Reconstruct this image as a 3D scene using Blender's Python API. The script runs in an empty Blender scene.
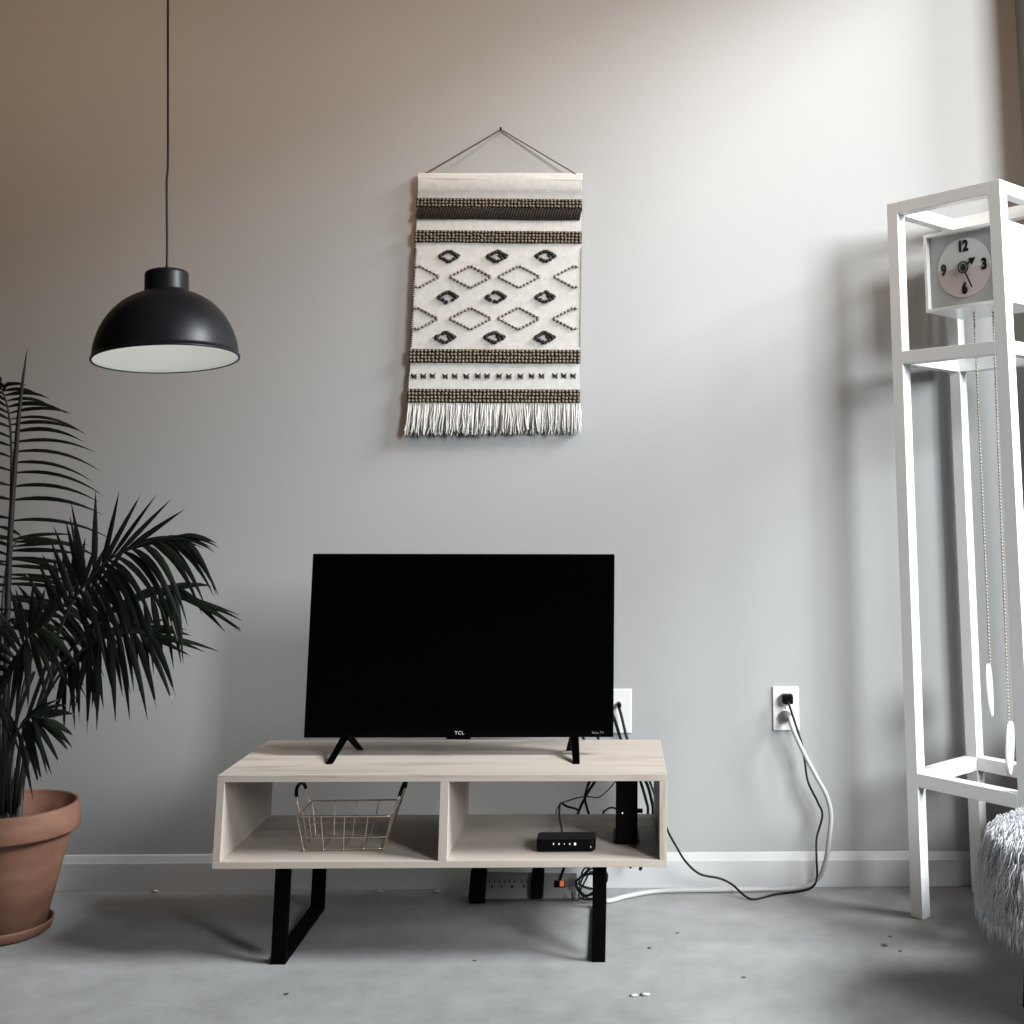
import bpy, bmesh, math, random
from mathutils import Vector, Matrix, Quaternion
random.seed(7)
sc = bpy.context.scene
COL = sc.collection
V = Vector
WY = 3.2          # plane of the back wall
RX = 1.19         # plane of the right wall
CZ = 3.5          # ceiling height

# ------------------------------------------------------------------ camera
F, PX, PY, PITCH, YAW, ROLL, HC = 1144.14, 643.73, 304.86, .17, .0247, .0028, .9918
fw = V((math.sin(YAW)*math.cos(PITCH), math.cos(YAW)*math.cos(PITCH), math.sin(PITCH)))
r0 = V((math.cos(YAW), -math.sin(YAW), 0)); u0 = r0.cross(fw)
rt = math.cos(ROLL)*r0 + math.sin(ROLL)*u0
up = -math.sin(ROLL)*r0 + math.cos(ROLL)*u0
cd = bpy.data.cameras.new('camera'); cam = bpy.data.objects.new('camera', cd); COL.objects.link(cam)
cam.matrix_world = Matrix(((rt.x, up.x, -fw.x, 0), (rt.y, up.y, -fw.y, 0), (rt.z, up.z, -fw.z, HC), (0, 0, 0, 1)))
cd.sensor_fit = 'HORIZONTAL'; cd.sensor_width = 36; cd.lens = F/1024*36
cd.shift_x = (512-PX)/1024; cd.shift_y = (PY-512)/1024
cd.clip_start = .02
sc.camera = cam
O = V((0, 0, HC))
def at(x, y, Y):
    d = fw + rt*((x-PX)/F) - up*((y-PY)/F)
    return O + d*(Y/d.y)
def atz(x, y, z):
    d = fw + rt*((x-PX)/F) - up*((y-PY)/F)
    return O + d*((z-HC)/d.z)

# ------------------------------------------------------------------ materials
ALB = 0.52         # common scale of the paint and fabric colours
def sc_(c): return tuple(x*ALB for x in c)
def mat(name, col, rough=.5, metal=0., spec=.5, emit=None):
    col = sc_(col) if metal < .5 else col
    m = bpy.data.materials.new(name); m.use_nodes = True
    b = m.node_tree.nodes['Principled BSDF']
    b.inputs['Base Color'].default_value = (*col, 1); b.inputs['Roughness'].default_value = rough
    b.inputs['Metallic'].default_value = metal; b.inputs['Specular IOR Level'].default_value = spec
    if emit: b.inputs['Emission Color'].default_value = (*emit[0], 1); b.inputs['Emission Strength'].default_value = emit[1]
    return m
def nt(m): return m.node_tree, m.node_tree.nodes['Principled BSDF']
def noise_mat(name, c0, c1, scale=(8, 8, 8), detail=5, rough=.6, bump=0., bscale=200, metal=0., spec=.5, lo=.3, hi=.7, bdist=.001):
    m = mat(name, c0, rough, metal, spec); t, b = nt(m); N = t.nodes; L = t.links
    tc = N.new('ShaderNodeTexCoord'); mp = N.new('ShaderNodeMapping'); mp.inputs['Scale'].default_value = scale
    nz = N.new('ShaderNodeTexNoise'); nz.inputs['Scale'].default_value = 1; nz.inputs['Detail'].default_value = detail
    cr = N.new('ShaderNodeValToRGB'); cr.color_ramp.elements[0].position = lo; cr.color_ramp.elements[1].position = hi
    cr.color_ramp.elements[0].color = (*sc_(c0), 1); cr.color_ramp.elements[1].color = (*sc_(c1), 1)
    L.new(tc.outputs['Object'], mp.inputs['Vector']); L.new(mp.outputs[0], nz.inputs['Vector'])
    L.new(nz.outputs[0], cr.inputs[0]); L.new(cr.outputs[0], b.inputs['Base Color'])
    if bump:
        n2 = N.new('ShaderNodeTexNoise'); n2.inputs['Scale'].default_value = bscale; n2.inputs['Detail'].default_value = 3
        bp = N.new('ShaderNodeBump'); bp.inputs['Strength'].default_value = bump; bp.inputs['Distance'].default_value = bdist
        L.new(tc.outputs['Object'], n2.inputs['Vector']); L.new(n2.outputs[0], bp.inputs['Height']); L.new(bp.outputs[0], b.inputs['Normal'])
    return m
M = {}
M['wall'] = noise_mat('wall_paint', (.560, .560, .556), (.585, .585, .580), (1.5, 1.5, 1.5), 3, .55, .25, 260, spec=.3)
M['brick'] = noise_mat('dark_plaster', (.14, .11, .09), (.2, .16, .13), (3, 3, 3), 5, .8)
M['trim'] = noise_mat('trim_paint', (.80, .80, .80), (.85, .85, .85), (5, 5, 5), 3, .35, .06, 60)
M['ceiling'] = noise_mat('ceiling_boards', (.22, .13, .07), (.30, .18, .10), (1, 14, 4), 5, .6)
M['white_lacquer'] = noise_mat('white_lacquer', (1.46, 1.46, 1.44), (1.52, 1.52, 1.50), (6, 6, 6), 3, .3, .04, 80)
M['white_plastic'] = mat('white_plastic', (1.12, 1.12, 1.12), .35)
M['grey_plastic'] = mat('grey_plastic', (.27, .27, .265), .45)
M['white_rubber'] = mat('white_cable', (.66, .66, .65), .5)
M['black_plastic'] = noise_mat('black_plastic', (.0016, .0016, .0018), (.003, .003, .003), (40, 40, 40), 2, .45, spec=.08)
M['black_gloss'] = mat('black_gloss', (.0012, .0012, .0014), .2, spec=.08)
M['black_rubber'] = mat('black_cable', (.005, .005, .005), .5, spec=.25)
M['screen'] = mat('screen_glass', (.0008, .0008, .001), .2, spec=.05)
M['black_steel'] = noise_mat('black_steel', (.0012, .0012, .0014), (.0024, .0024, .0024), (30, 30, 30), 3, .6, .05, 400, spec=.03)
M['lamp_black'] = noise_mat('lamp_enamel', (.013, .013, .017), (.018, .018, .022), (12, 12, 12), 3, .40, .03, 300, spec=.3)
M['lamp_white'] = mat('lamp_inner_enamel', (1.66, 1.72, 1.66), .5)
M['cord_dark'] = mat('cord_dark', (.03, .03, .032), .7)
M['copper'] = mat('copper_wire', (.58, .47, .37), .34, .85)
M['soil'] = noise_mat('soil', (.012, .009, .007), (.035, .025, .018), (60, 60, 60), 6, .95, .8, 120, bdist=.004)
M['leaf'] = noise_mat('palm_leaf', (.006, .010, .006), (.013, .019, .010), (14, 14, 14), 3, .5, spec=.2)
M['leaf_tip'] = noise_mat('dry_leaf_tip', (.25, .20, .12), (.45, .40, .30), (60, 60, 60), 3, .7)
M['stalk'] = noise_mat('palm_stalk', (.007, .010, .006), (.018, .018, .011), (10, 10, 40), 4, .5)
M['sheath'] = noise_mat('stalk_sheath', (.045, .035, .03), (.14, .12, .11), (60, 60, 6), 5, .6)
M['numeral'] = mat('numeral_black', (.006, .006, .006), .4)
M['dial_white'] = mat('dial_white', (1.10, 1.09, 1.06), .5)
M['dial_pink'] = mat('dial_pink', (1.0, .84, .81), .5)
M['dial_grey'] = mat('dial_backing', (.72, .735, .705), .45)
M['bead'] = mat('bead_chain', (.34, .29, .23), .45, .55)
M['led'] = mat('led_white', (.9, .9, .9), .4, emit=((.9, .95, 1), 1.2))
M['switch_lit'] = mat('lit_switch', (.9, .25, .05), .4, emit=((1, .25, .05), .25))
M['logo'] = mat('logo_silver', (.62, .62, .63), .4)
M['logo_dim'] = mat('logo_grey', (.28, .28, .29), .4)
M['yarn'] = noise_mat('ivory_yarn', (.78, .76, .72), (.88, .86, .83), (40, 40, 40), 3, .9, spec=.1)
M['yarn_brown'] = noise_mat('brown_yarn', (.13, .10, .07), (.46, .38, .29), (330, 330, 330), 2, .9, spec=.1)
M['yarn_dark'] = noise_mat('dark_yarn', (.022, .019, .017), (.11, .09, .075), (250, 250, 250), 2, .95, spec=.1)
M['yarn_black'] = noise_mat('black_yarn', (.018, .015, .013), (.07, .055, .045), (250, 250, 250), 2, .95, spec=.1)
M['yarn_taupe'] = noise_mat('taupe_yarn', (.34, .29, .235), (.56, .49, .42), (120, 120, 120), 2, .9, spec=.1)
M['twine'] = noise_mat('twine', (.15, .11, .075), (.26, .20, .14), (200, 200, 200), 2, .9)
M['fur'] = noise_mat('white_fur', (1.6, 1.62, 1.66), (1.78, 1.8, 1.84), (30, 30, 30), 3, .7, spec=.2)
M['fur_base'] = mat('fur_backing', (1.2, 1.2, 1.22), .9)
M['plaster'] = noise_mat('plaster_crumb', (.70, .70, .69), (.82, .82, .81), (90, 90, 90), 3, .9)

t_, b_ = nt(M['fur']); tr_ = t_.nodes.new('ShaderNodeBsdfTranslucent'); tr_.inputs[0].default_value = (.86, .87, .9, 1)
mx_ = t_.nodes.new('ShaderNodeMixShader'); mx_.inputs[0].default_value = .25
t_.links.new(b_.outputs[0], mx_.inputs[1]); t_.links.new(tr_.outputs[0], mx_.inputs[2]); t_.links.new(mx_.outputs[0], t_.nodes['Material Output'].inputs[0])
# woven ivory cloth: fine rows of knit
def make_weave():
    m = mat('woven_cloth', (.80, .775, .735), .92, spec=.1); t, b = nt(m); N = t.nodes; L = t.links
    tc = N.new('ShaderNodeTexCoord')
    w1 = N.new('ShaderNodeTexWave'); w1.bands_direction = 'Z'; w1.inputs['Scale'].default_value = 78; w1.inputs['Distortion'].default_value = 1.5; w1.inputs['Detail Scale'].default_value = 6
    w2 = N.new('ShaderNodeTexWave'); w2.bands_direction = 'X'; w2.inputs['Scale'].default_value = 62; w2.inputs['Distortion'].default_value = 2.5; w2.inputs['Detail Scale'].default_value = 5
    nz = N.new('ShaderNodeTexNoise'); nz.inputs['Scale'].default_value = 60; nz.inputs['Detail'].default_value = 4
    for n in (w1, w2, nz): L.new(tc.outputs['Object'], n.inputs['Vector'])
    mu = N.new('ShaderNodeMath'); mu.operation = 'MULTIPLY'; L.new(w1.outputs['Fac'], mu.inputs[0]); L.new(w2.outputs['Fac'], mu.inputs[1])
    bp = N.new('ShaderNodeBump'); bp.inputs['Strength'].default_value = .2; bp.inputs['Distance'].default_value = .0018
    L.new(mu.outputs[0], bp.inputs['Height']); L.new(bp.outputs[0], b.inputs['Normal'])
    cr = N.new('ShaderNodeValToRGB'); cr.color_ramp.elements[0].color = (*sc_((.76, .735, .69)), 1); cr.color_ramp.elements[1].color = (*sc_((.88, .86, .82)), 1)
    cr.color_ramp.elements[0].position = .3; cr.color_ramp.elements[1].position = .7
    L.new(nz.outputs[0], cr.inputs[0]); L.new(cr.outputs[0], b.inputs['Base Color'])
    return m
M['weave'] = make_weave()

# pale ash laminate, grain along X (or along Y for the upright panels)
def make_wood(name, scale):
    m = mat(name, (.6, .54, .5), .5, spec=.3); t, b = nt(m); N = t.nodes; L = t.links
    tc = N.new('ShaderNodeTexCoord'); mp = N.new('ShaderNodeMapping'); mp.inputs['Scale'].default_value = scale
    n1 = N.new('ShaderNodeTexNoise'); n1.inputs['Scale'].default_value = 1; n1.inputs['Detail'].default_value = 7; n1.inputs['Roughness'].default_value = .62; n1.inputs['Distortion'].default_value = .35
    cr = N.new('ShaderNodeValToRGB'); e = cr.color_ramp.elements
    e[0].position = .30; e[0].color = (*sc_((.47, .375, .315)), 1); e[1].position = .70; e[1].color = (*sc_((.78, .675, .59)), 1)
    k = e.new(.44); k.color = (*sc_((.70, .60, .52)), 1)
    L.new(tc.outputs['Object'], mp.inputs['Vector']); L.new(mp.outputs[0], n1.inputs['Vector'])
    L.new(n1.outputs[0], cr.inputs[0]); L.new(cr.outputs[0], b.inputs['Base Color'])
    bp = N.new('ShaderNodeBump'); bp.inputs['Strength'].default_value = .12; bp.inputs['Distance'].default_value = .001
    L.new(n1.outputs[0], bp.inputs['Height']); L.new(bp.outputs[0], b.inputs['Normal'])
    return m
M['wood'] = make_wood('ash_laminate', (2.2, 26, 26))
M['wood_upright'] = make_wood('ash_laminate_upright', (26, 26, 2.6))

# terracotta
def make_terracotta():
    m = noise_mat('terracotta', (.20, .092, .056), (.33, .165, .11), (9, 9, 22), 6, .72, .15, 220, spec=.25)
    return m
M['terracotta'] = make_terracotta()

# worn concrete slab with small stains
def make_floor():
    m = mat('concrete', (.4, .4, .4), .6, spec=.3); t, b = nt(m); N = t.nodes; L = t.links
    tc = N.new('ShaderNodeTexCoord')
    def nz(s, d, r=.55):
        n = N.new('ShaderNodeTexNoise'); n.inputs['Scale'].default_value = s; n.inputs['Detail'].default_value = d; n.inputs['Roughness'].default_value = r
        L.new(tc.outputs['Object'], n.inputs['Vector']); return n
    def ramp(src, p0, c0, p1, c1):
        c = N.new('ShaderNodeValToRGB'); e = c.color_ramp.elements
        e[0].position = p0; e[0].color = (*c0, 1); e[1].position = p1; e[1].color = (*c1, 1)
        L.new(src, c.inputs[0]); return c
    a = ramp(nz(2.4, 8, .62).outputs[0], .28, sc_((.38, .38, .376)), .72, sc_((.545, .545, .54)))
    c = ramp(nz(11, 8, .7).outputs[0], .33, (.72, .71, .70), .62, (1, 1, 1))
    mx = N.new('ShaderNodeMix'); mx.data_type = 'RGBA'; mx.blend_type = 'MULTIPLY'; mx.inputs[0].default_value = .65
    L.new(a.outputs[0], mx.inputs[6]); L.new(c.outputs[0], mx.inputs[7]); cur = mx.outputs[2]
    jit = nz(90, 4)
    for (x, y, r) in ((.619, 2.792, .011), (.647, 2.757, .008), (.644, 2.842, .006), (.085, 2.784, .007), (.153, 2.874, .006), (-.662, 2.553, .007), (-.30, 2.72, .006), (.28, 2.62, .006)):
        d = N.new('ShaderNodeVectorMath'); d.operation = 'DISTANCE'; d.inputs[1].default_value = (x, y, 0)
        L.new(tc.outputs['Object'], d.inputs[0])
        sub = N.new('ShaderNodeMath'); sub.operation = 'MULTIPLY_ADD'; sub.inputs[1].default_value = -.016; L.new(jit.outputs[0], sub.inputs[0]); L.new(d.outputs['Value'], sub.inputs[2])
        mr = N.new('ShaderNodeMapRange'); mr.inputs[1].default_value = r*.5-.008; mr.inputs[2].default_value = r-.008; mr.inputs[3].default_value = .12; mr.inputs[4].default_value = 1
        L.new(sub.outputs[0], mr.inputs[0])
        mm = N.new('ShaderNodeMix'); mm.data_type = 'RGBA'; mm.blend_type = 'MULTIPLY'; mm.inputs[0].default_value = 1
        L.new(cur, mm.inputs[6]); L.new(mr.outputs[0], mm.inputs[7]); cur = mm.outputs[2]
    L.new(cur, b.inputs['Base Color'])
    bp = N.new('ShaderNodeBump'); bp.inputs['Strength'].default_value = .25; bp.inputs['Distance'].default_value = .003
    L.new(nz(45, 6).outputs[0], bp.inputs['Height']); L.new(bp.outputs[0], b.inputs['Normal'])
    return m
M['floor'] = make_floor()

# ------------------------------------------------------------------ mesh helper
class MB:
    def __init__(s): s.v = []; s.f = []; s.m = []; s.sm = []
    def add(s, vs, fs, mi=0, smooth=False):
        o = len(s.v); s.v += [V(p) for p in vs]
        for f in fs: s.f.append([i+o for i in f]); s.m.append(mi); s.sm.append(smooth)
        return s
    def hexa(s, p, mi=0):     # p: 4 bottom, 4 top, counter-clockwise
        return s.add(p, [(3, 2, 1, 0), (4, 5, 6, 7), (0, 1, 5, 4), (1, 2, 6, 5), (2, 3, 7, 6), (3, 0, 4, 7)], mi)
    def box(s, a, b, mi=0):
        (x0, y0, z0), (x1, y1, z1) = a, b
        return s.hexa([(x0, y0, z0), (x1, y0, z0), (x1, y1, z0), (x0, y1, z0), (x0, y0, z1), (x1, y0, z1), (x1, y1, z1), (x0, y1, z1)], mi)
    def obox(s, o, U, Wd, Z, mi=0):   # box from a corner and three edge vectors
        o, U, Wd, Z = V(o), V(U), V(Wd), V(Z)
        return s.hexa([o, o+U, o+U+Wd, o+Wd, o+Z, o+U+Z, o+U+Wd+Z, o+Wd+Z], mi)
    def tube(s, pts, r, n=8, mi=0, flat=1.):
        pts = [V(p) for p in pts]; k = len(pts)
        rr = r if isinstance(r, (list, tuple)) else [r]*k
        T = [(pts[min(i+1, k-1)]-pts[max(i-1, 0)]).normalized() for i in range(k)]
        a = T[0].orthogonal().normalized(); vs = []
        for i in range(k):
            if i: a = T[i-1].rotation_difference(T[i]) @ a
            a = (a - T[i]*a.dot(T[i])).normalized(); b = T[i].cross(a)
            for j in range(n):
                t = 2*math.pi*j/n; vs.append(pts[i]+(a*math.cos(t)+b*math.sin(t)*flat)*rr[i])
        fs = [(i*n+j, i*n+(j+1) % n, (i+1)*n+(j+1) % n, (i+1)*n+j) for i in range(k-1) for j in range(n)]
        s.add(vs, fs, mi, True)
        s.add(vs[:n], [tuple(reversed(range(n)))], mi); s.add(vs[-n:], [tuple(range(n))], mi)
        return s
    def lathe(s, prof, c=(0, 0, 0), n=48, mi=0, ax=None, caps=True):
        c = V(c); q = V((0, 0, 1)).rotation_difference(V(ax)) if ax else None; vs = []
        for (r, z) in prof:
            for j in range(n):
                t = 2*math.pi*j/n; p = V((r*math.cos(t), r*math.sin(t), z)); vs.append(c+(q @ p if q else p))
        k = len(prof)
        fs = [(i*n+j, i*n+(j+1) % n, (i+1)*n+(j+1) % n, (i+1)*n+j) for i in range(k-1) for j in range(n)]
        s.add(vs, fs, mi, True)
        if caps and prof[0][0] > 1e-6: s.add(vs[:n], [tuple(reversed(range(n)))], mi)
        if prof[-1][0] > 1e-6: s.add(vs[-n:], [tuple(range(n))], mi)
        return s
    def ball(s, c, r, n=8, k=5, mi=0, sc3=(1, 1, 1)):
        c = V(c); vs = [c+V((0, 0, -r*sc3[2]))]
        for i in range(1, k):
            a = -math.pi/2+math.pi*i/k
            for j in range(n):
                t = 2*math.pi*j/n; vs.append(c+V((r*math.cos(a)*math.cos(t)*sc3[0], r*math.cos(a)*math.sin(t)*sc3[1], r*math.sin(a)*sc3[2])))
        vs.append(c+V((0, 0, r*sc3[2]))); L = len(vs)-1
        fs = [(0, 1+(j+1) % n, 1+j) for j in range(n)]
        for i in range(k-2):
            for j in range(n): fs.append((1+i*n+j, 1+i*n+(j+1) % n, 1+(i+1)*n+(j+1) % n, 1+(i+1)*n+j))
        fs += [(L, 1+(k-2)*n+j, 1+(k-2)*n+(j+1) % n) for j in range(n)]
        return s.add(vs, fs, mi, True)
    def build(s, name, mats, parent=None, bevel=0., seg=2, world=True, weld=False):
        if not isinstance(mats, (list, tuple)): mats = [mats]
        off = V((0, 0, 0))
        if parent is not None and world:
            p = parent
            while p is not None: off += V(p.location); p = p.parent
        me = bpy.data.meshes.new(name); me.from_pydata([tuple(p-off) for p in s.v], [], s.f)
        for m in mats: me.materials.append(m)
        me.polygons.foreach_set('material_index', s.m); me.polygons.foreach_set('use_smooth', s.sm)
        bm = bmesh.new(); bm.from_mesh(me)
        if weld: bmesh.ops.remove_doubles(bm, verts=bm.verts, dist=1e-5)
        bmesh.ops.recalc_face_normals(bm, faces=bm.faces); bm.to_mesh(me); bm.free()
        o = bpy.data.objects.new(name, me); COL.objects.link(o)
        if parent is not None: o.parent = parent
        if bevel:
            b = o.modifiers.new('bevel', 'BEVEL'); b.width = bevel; b.segments = seg; b.limit_method = 'ANGLE'; b.angle_limit = math.radians(50)
        return o
def tag(o, label, cat, group=None):
    o['label'] = label; o['category'] = cat
    if group: o['group'] = group
    return o
def thing(name, loc, label, cat, group=None):
    o = bpy.data.objects.new(name, None); COL.objects.link(o); o.location = loc; o.empty_display_size = .05
    return tag(o, label, cat, group)
def recentre(o, c):           # give a one-mesh thing its origin at its base
    c = V(c); o.data.transform(Matrix.Translation(-c)); o.location = c; return o
def struct(o): o['kind'] = 'structure'; return o
def spline(pts, per=8):
    pts = [V(p) for p in pts]; P = [2*pts[0]-pts[1]]+pts+[2*pts[-1]-pts[-2]]; out = []
    for i in range(1, len(P)-2):
        a, b, c, d = P[i-1:i+3]
        for k in range(per):
            t = k/per; out.append(.5*((2*b)+(c-a)*t+(2*a-5*b+4*c-d)*t*t+(3*b-a-3*c+d)*t**3))
    out.append(pts[-1]); return out
def text_mb(txt, size, o, U, Z, depth, mb=None, mi=0, bold=0., sx=1.):
    """letters standing on the plane U,Z, centred on o"""
    cu = bpy.data.curves.new('text', 'FONT'); cu.body = txt; cu.size = size; cu.align_x = 'CENTER'; cu.align_y = 'CENTER'
    cu.extrude = depth; cu.offset = bold; cu.resolution_u = 4
    ob = bpy.data.objects.new('text', cu); COL.objects.link(ob)
    me = bpy.data.meshes.new_from_object(ob.evaluated_get(bpy.context.evaluated_depsgraph_get()))
    mb = mb or MB(); U = V(U).normalized(); Z = V(Z).normalized(); n = U.cross(Z)
    mb.add([V(o)+U*v.co.x*sx+Z*v.co.y+n*v.co.z for v in me.vertices], [tuple(p.vertices) for p in me.polygons], mi)
    bpy.data.objects.remove(ob); bpy.data.meshes.remove(me); bpy.data.curves.remove(cu)
    return mb

# ------------------------------------------------------------------ room
LX, FY = -3.4, -2.6
struct(MB().box((LX-.1, FY, -.1), (RX+.25, WY+.1, 0)).build('floor', M['floor']))
struct(MB().box((LX-.1, FY, CZ), (RX+.25, WY+.1, CZ+.1)).build('ceiling', M['ceiling']))
struct(MB().box((LX-.1, WY, 0), (RX+.25, WY+.1, CZ)).build('wall_back', M['wall']))
struct(MB().box((LX-.1, FY, 0), (LX, WY, CZ)).build('wall_left', M['brick']))
WIN_Y0, WIN_Y1, WIN_Z0, WIN_Z1, WT = .42, 3.04, .47, 3.02, .2
wr = MB()
wr.box((RX, FY, 0), (RX+WT, WY, WIN_Z0)); wr.box((RX, FY, WIN_Z1), (RX+WT, WY, CZ))
wr.box((RX, WIN_Y1, WIN_Z0), (RX+WT, WY, WIN_Z1)); wr.box((RX, FY, WIN_Z0), (RX+WT, WIN_Y0, WIN_Z1))
struct(wr.build('wall_right', M['wall']))
wf = MB()
for (a, b) in (((WIN_Y0, WIN_Z0), (WIN_Y1, WIN_Z0+.03)), ((WIN_Y0, WIN_Z1-.03), (WIN_Y1, WIN_Z1)), ((WIN_Y0, WIN_Z0+.03), (WIN_Y0+.03, WIN_Z1-.03)), ((WIN_Y1-.03, WIN_Z0+.03), (WIN_Y1, WIN_Z1-.03))):
    wf.box((RX+.13, a[0], a[1]), (RX+.17, b[0], b[1]))
struct(wf.build('window_1', M['black_steel']))
def baseboard(name, x0, x1):
    pr = [(0, 0), (.012, 0), (.012, .0655), (.0105, .069), (.0060, .0835), (.004, .085), (0, .085)]
    b = MB(); n = len(pr); vs = [(x, WY-d, z) for x in (x0, x1) for d, z in pr]
    b.add(vs, [(i, (i+1) % n, n+(i+1) % n, n+i) for i in range(n)]+[tuple(range(n)), tuple(reversed(range(n, 2*n)))])
    return struct(b.build(name, M['trim'], bevel=.0012))
baseboard('baseboard_back', LX, RX)
b = MB(); b.box((RX-.009, FY, 0), (RX, WY-.012, .08)); struct(b.build('baseboard_right', M['trim'], bevel=.003))

# ------------------------------------------------------------------ media console
CX0, CX1, CYF, CYB, CZT, CZB, TH = -.8679, .1205, 2.676, 3.052, .3951, .2025, .0145
CB = V(((CX0+CX1)/2, (CYF+CYB)/2, 0))
con = thing('media_console', CB, 'low ash wood media console with two open bays on black steel legs', 'media console')
def panel(name, a, b, m): return MB().box(a, b).build(name, m, con, bevel=.0008)
panel('top_panel', (CX0, CYF, CZT-TH), (CX1, CYB, CZT), M['wood'])
panel('bottom_panel', (CX0, CYF, CZB), (CX1, CYB, CZB+TH), M['wood'])
z0, z1 = CZB+TH, CZT-TH
panel('side_panel', (CX0, CYF, z0), (CX0+.0165, CYB, z1), M['wood_upright'])
panel('side_panel', (CX1-.0165, CYF, z0), (CX1, CYB, z1), M['wood_upright'])
panel('divider', (-.3800, CYF, z0), (-.3605, CYB, z1), M['wood_upright'])
for x0, x1 in ((-.7385, -.7055), (-.0425, -.0130)):
    # one flat steel bar bent into a frame: front post, foot bar, rear post
    L = MB(); y0, y1, t = 2.704, 3.046, .012
    L.box((x0, y0, 0), (x1, y0+t, CZB)); L.box((x0, y1-t, 0), (x1, y1, CZB)); L.box((x0, y0+t, 0), (x1, y1-t, t)); L.box((x0, y0+t, CZB-.004), (x1, y1-t, CZB))
    L.build('leg_frame', M['black_steel'], con, bevel=.0012)

# ------------------------------------------------------------------ television
TX, TY, TZ, TW, THH = -.3649, 2.859, .4379, .7325, .426
tv = thing('television', (TX, TY, CZT), 'black flat screen television standing on the ash console', 'television')
x0, x1 = TX-TW/2, TX+TW/2
MB().box((x0, TY, TZ), (x1, TY+.014, TZ+THH)).build('bezel', M['black_gloss'], tv, bevel=.002)
MB().box((x0+.008, TY-.0006, TZ+.018), (x1-.008, TY+.001, TZ+THH-.008)).build('screen', M['screen'], tv)
bk = MB(); bk.hexa([(x0+.05, TY+.014, TZ+.012), (x1-.05, TY+.014, TZ+.012), (x1-.08, TY+.062, TZ+.03), (x0+.08, TY+.062, TZ+.03),
                    (x0+.05, TY+.014, TZ+.30), (x1-.05, TY+.014, TZ+.30), (x1-.08, TY+.062, TZ+.26), (x0+.08, TY+.062, TZ+.26)])
bk.build('rear_housing', M['black_plastic'], tv, bevel=.006)
MB().box((TX-.030, TY-.001, TZ-.0040), (TX+.028, TY+.010, TZ+.001)).build('sensor_tab', M['black_gloss'], tv, bevel=.001)
lt = text_mb('TCL', .0112, (TX+.0005, TY-.0008, TZ+.0105), (1, 0, 0), (0, 0, 1), .0004, bold=.0001, sx=1.12)
o = lt.build('logo_text', M['logo'], tv); o['label'] = 'small silver logo letters'
lt = text_mb('Roku TV', .0078, (TX+.3290, TY-.0008, TZ+.0105), (1, 0, 0), (0, 0, 1), .0004, bold=0)
o = lt.build('logo_text', M['logo_dim'], tv); o['label'] = 'tiny grey letters at the bezel corner'
def foot(top, fr, re):
    f = MB(); top = V(top)
    for tip, w in ((V(fr), 1), (V(re), 1)):
        d = (tip-top); s = V((0.0102, 0, 0)); a = V((0, .005, 0))
        f.hexa([tip-s*.8-a, tip+s*.8-a, tip+s*.8+a, tip-s*.8+a, top-s-a*1.6, top+s-a*1.6, top+s+a*1.6, top-s+a*1.6])
    f.box(top-V((.011, .013, .002)), top+V((.011, .022, .02)))
    return f.build('foot', M['black_gloss'], tv, bevel=.0018)
foot((-.6365, 2.890, .441), (-.651, 2.786, CZT), (-.613, 2.938, CZT))
foot((-.0925, 2.890, .441), (-.0835, 2.780, CZT), (-.1055, 2.925, CZT))

# ------------------------------------------------------------------ pendant lamp
LY = 2.45
rc = at(166.5, 360, LY); R = (at(241, 357, LY)-at(91, 357, LY)).length/2*.935
lamp = thing('pendant_lamp', rc, 'matt black dome pendant lamp hanging on a dark cord', 'pendant lamp')
lamp.rotation_euler = (math.radians(-3.8), math.radians(-5.4), 0)
H = R*1.24; nr = R*.302
prof = []
for i in range(25):
    a = math.pi/2*i/24; r = R*.985*math.cos(a)**.86 if a < 1.5707 else 0; z = .006+H*.80*math.sin(a)**1.08
    if r > nr*.98: prof.append((r, z))
top = prof[-1][1]
shade = MB()
outer = [(R*.972, .0012), (R, 0), (R*1.006, .003), (R*.995, .0065)]+prof+[(nr, top+.004), (nr, top+.038), (nr*.985, top+.044), (nr*.93, top+.0465), (.004, top+.0475), (0.0, top+.0475)]
shade.lathe(outer, n=72, caps=False)
shade.build('shade', M['lamp_black'], lamp, world=False)
inn = MB(); inn.lathe([(R*.974, .0018)]+[(r*.982, z-.002) for r, z in prof]+[(nr*.9, top+.0), (nr*.85, top+.03), (0, top+.032)], n=72, caps=False)
inn.build('inner_lining', M['lamp_white'], lamp, world=False)
MB().lathe([(.006, top+.047), (.006, top+.054), (.0035, top+.058), (.0035, top+.062)], n=16).build('cord_grip', M['lamp_black'], lamp, world=False)
bl = MB(); bl.lathe([(.016, top+.030), (.016, top-.005), (.019, top-.012), (.028, top-.035), (.030, top-.050), (.026, top-.066), (.012, top-.077), (0, top-.079)], n=24)
bl.build('bulb', M['lamp_white'], lamp, world=False)
# the cord climbs to the ceiling with a slight kink
cz = (CZ-rc.z)/math.cos(math.radians(6))
cp = [(0, 0, top+.05), (.0005, 0, top+.12), (-.001, 0, top+.25), (.0016, 0, top+.30), (.0012, 0, .6), (0, 0, 1.0), (0, 0, cz)]
MB().tube(spline(cp, 6), .0026, 8).build('cord', M['cord_dark'], lamp, world=False)
MB().lathe([(.045, cz-.03), (.045, cz-.004), (.04, cz)], n=32).build('ceiling_rose', M['lamp_black'], lamp, world=False)

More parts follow.
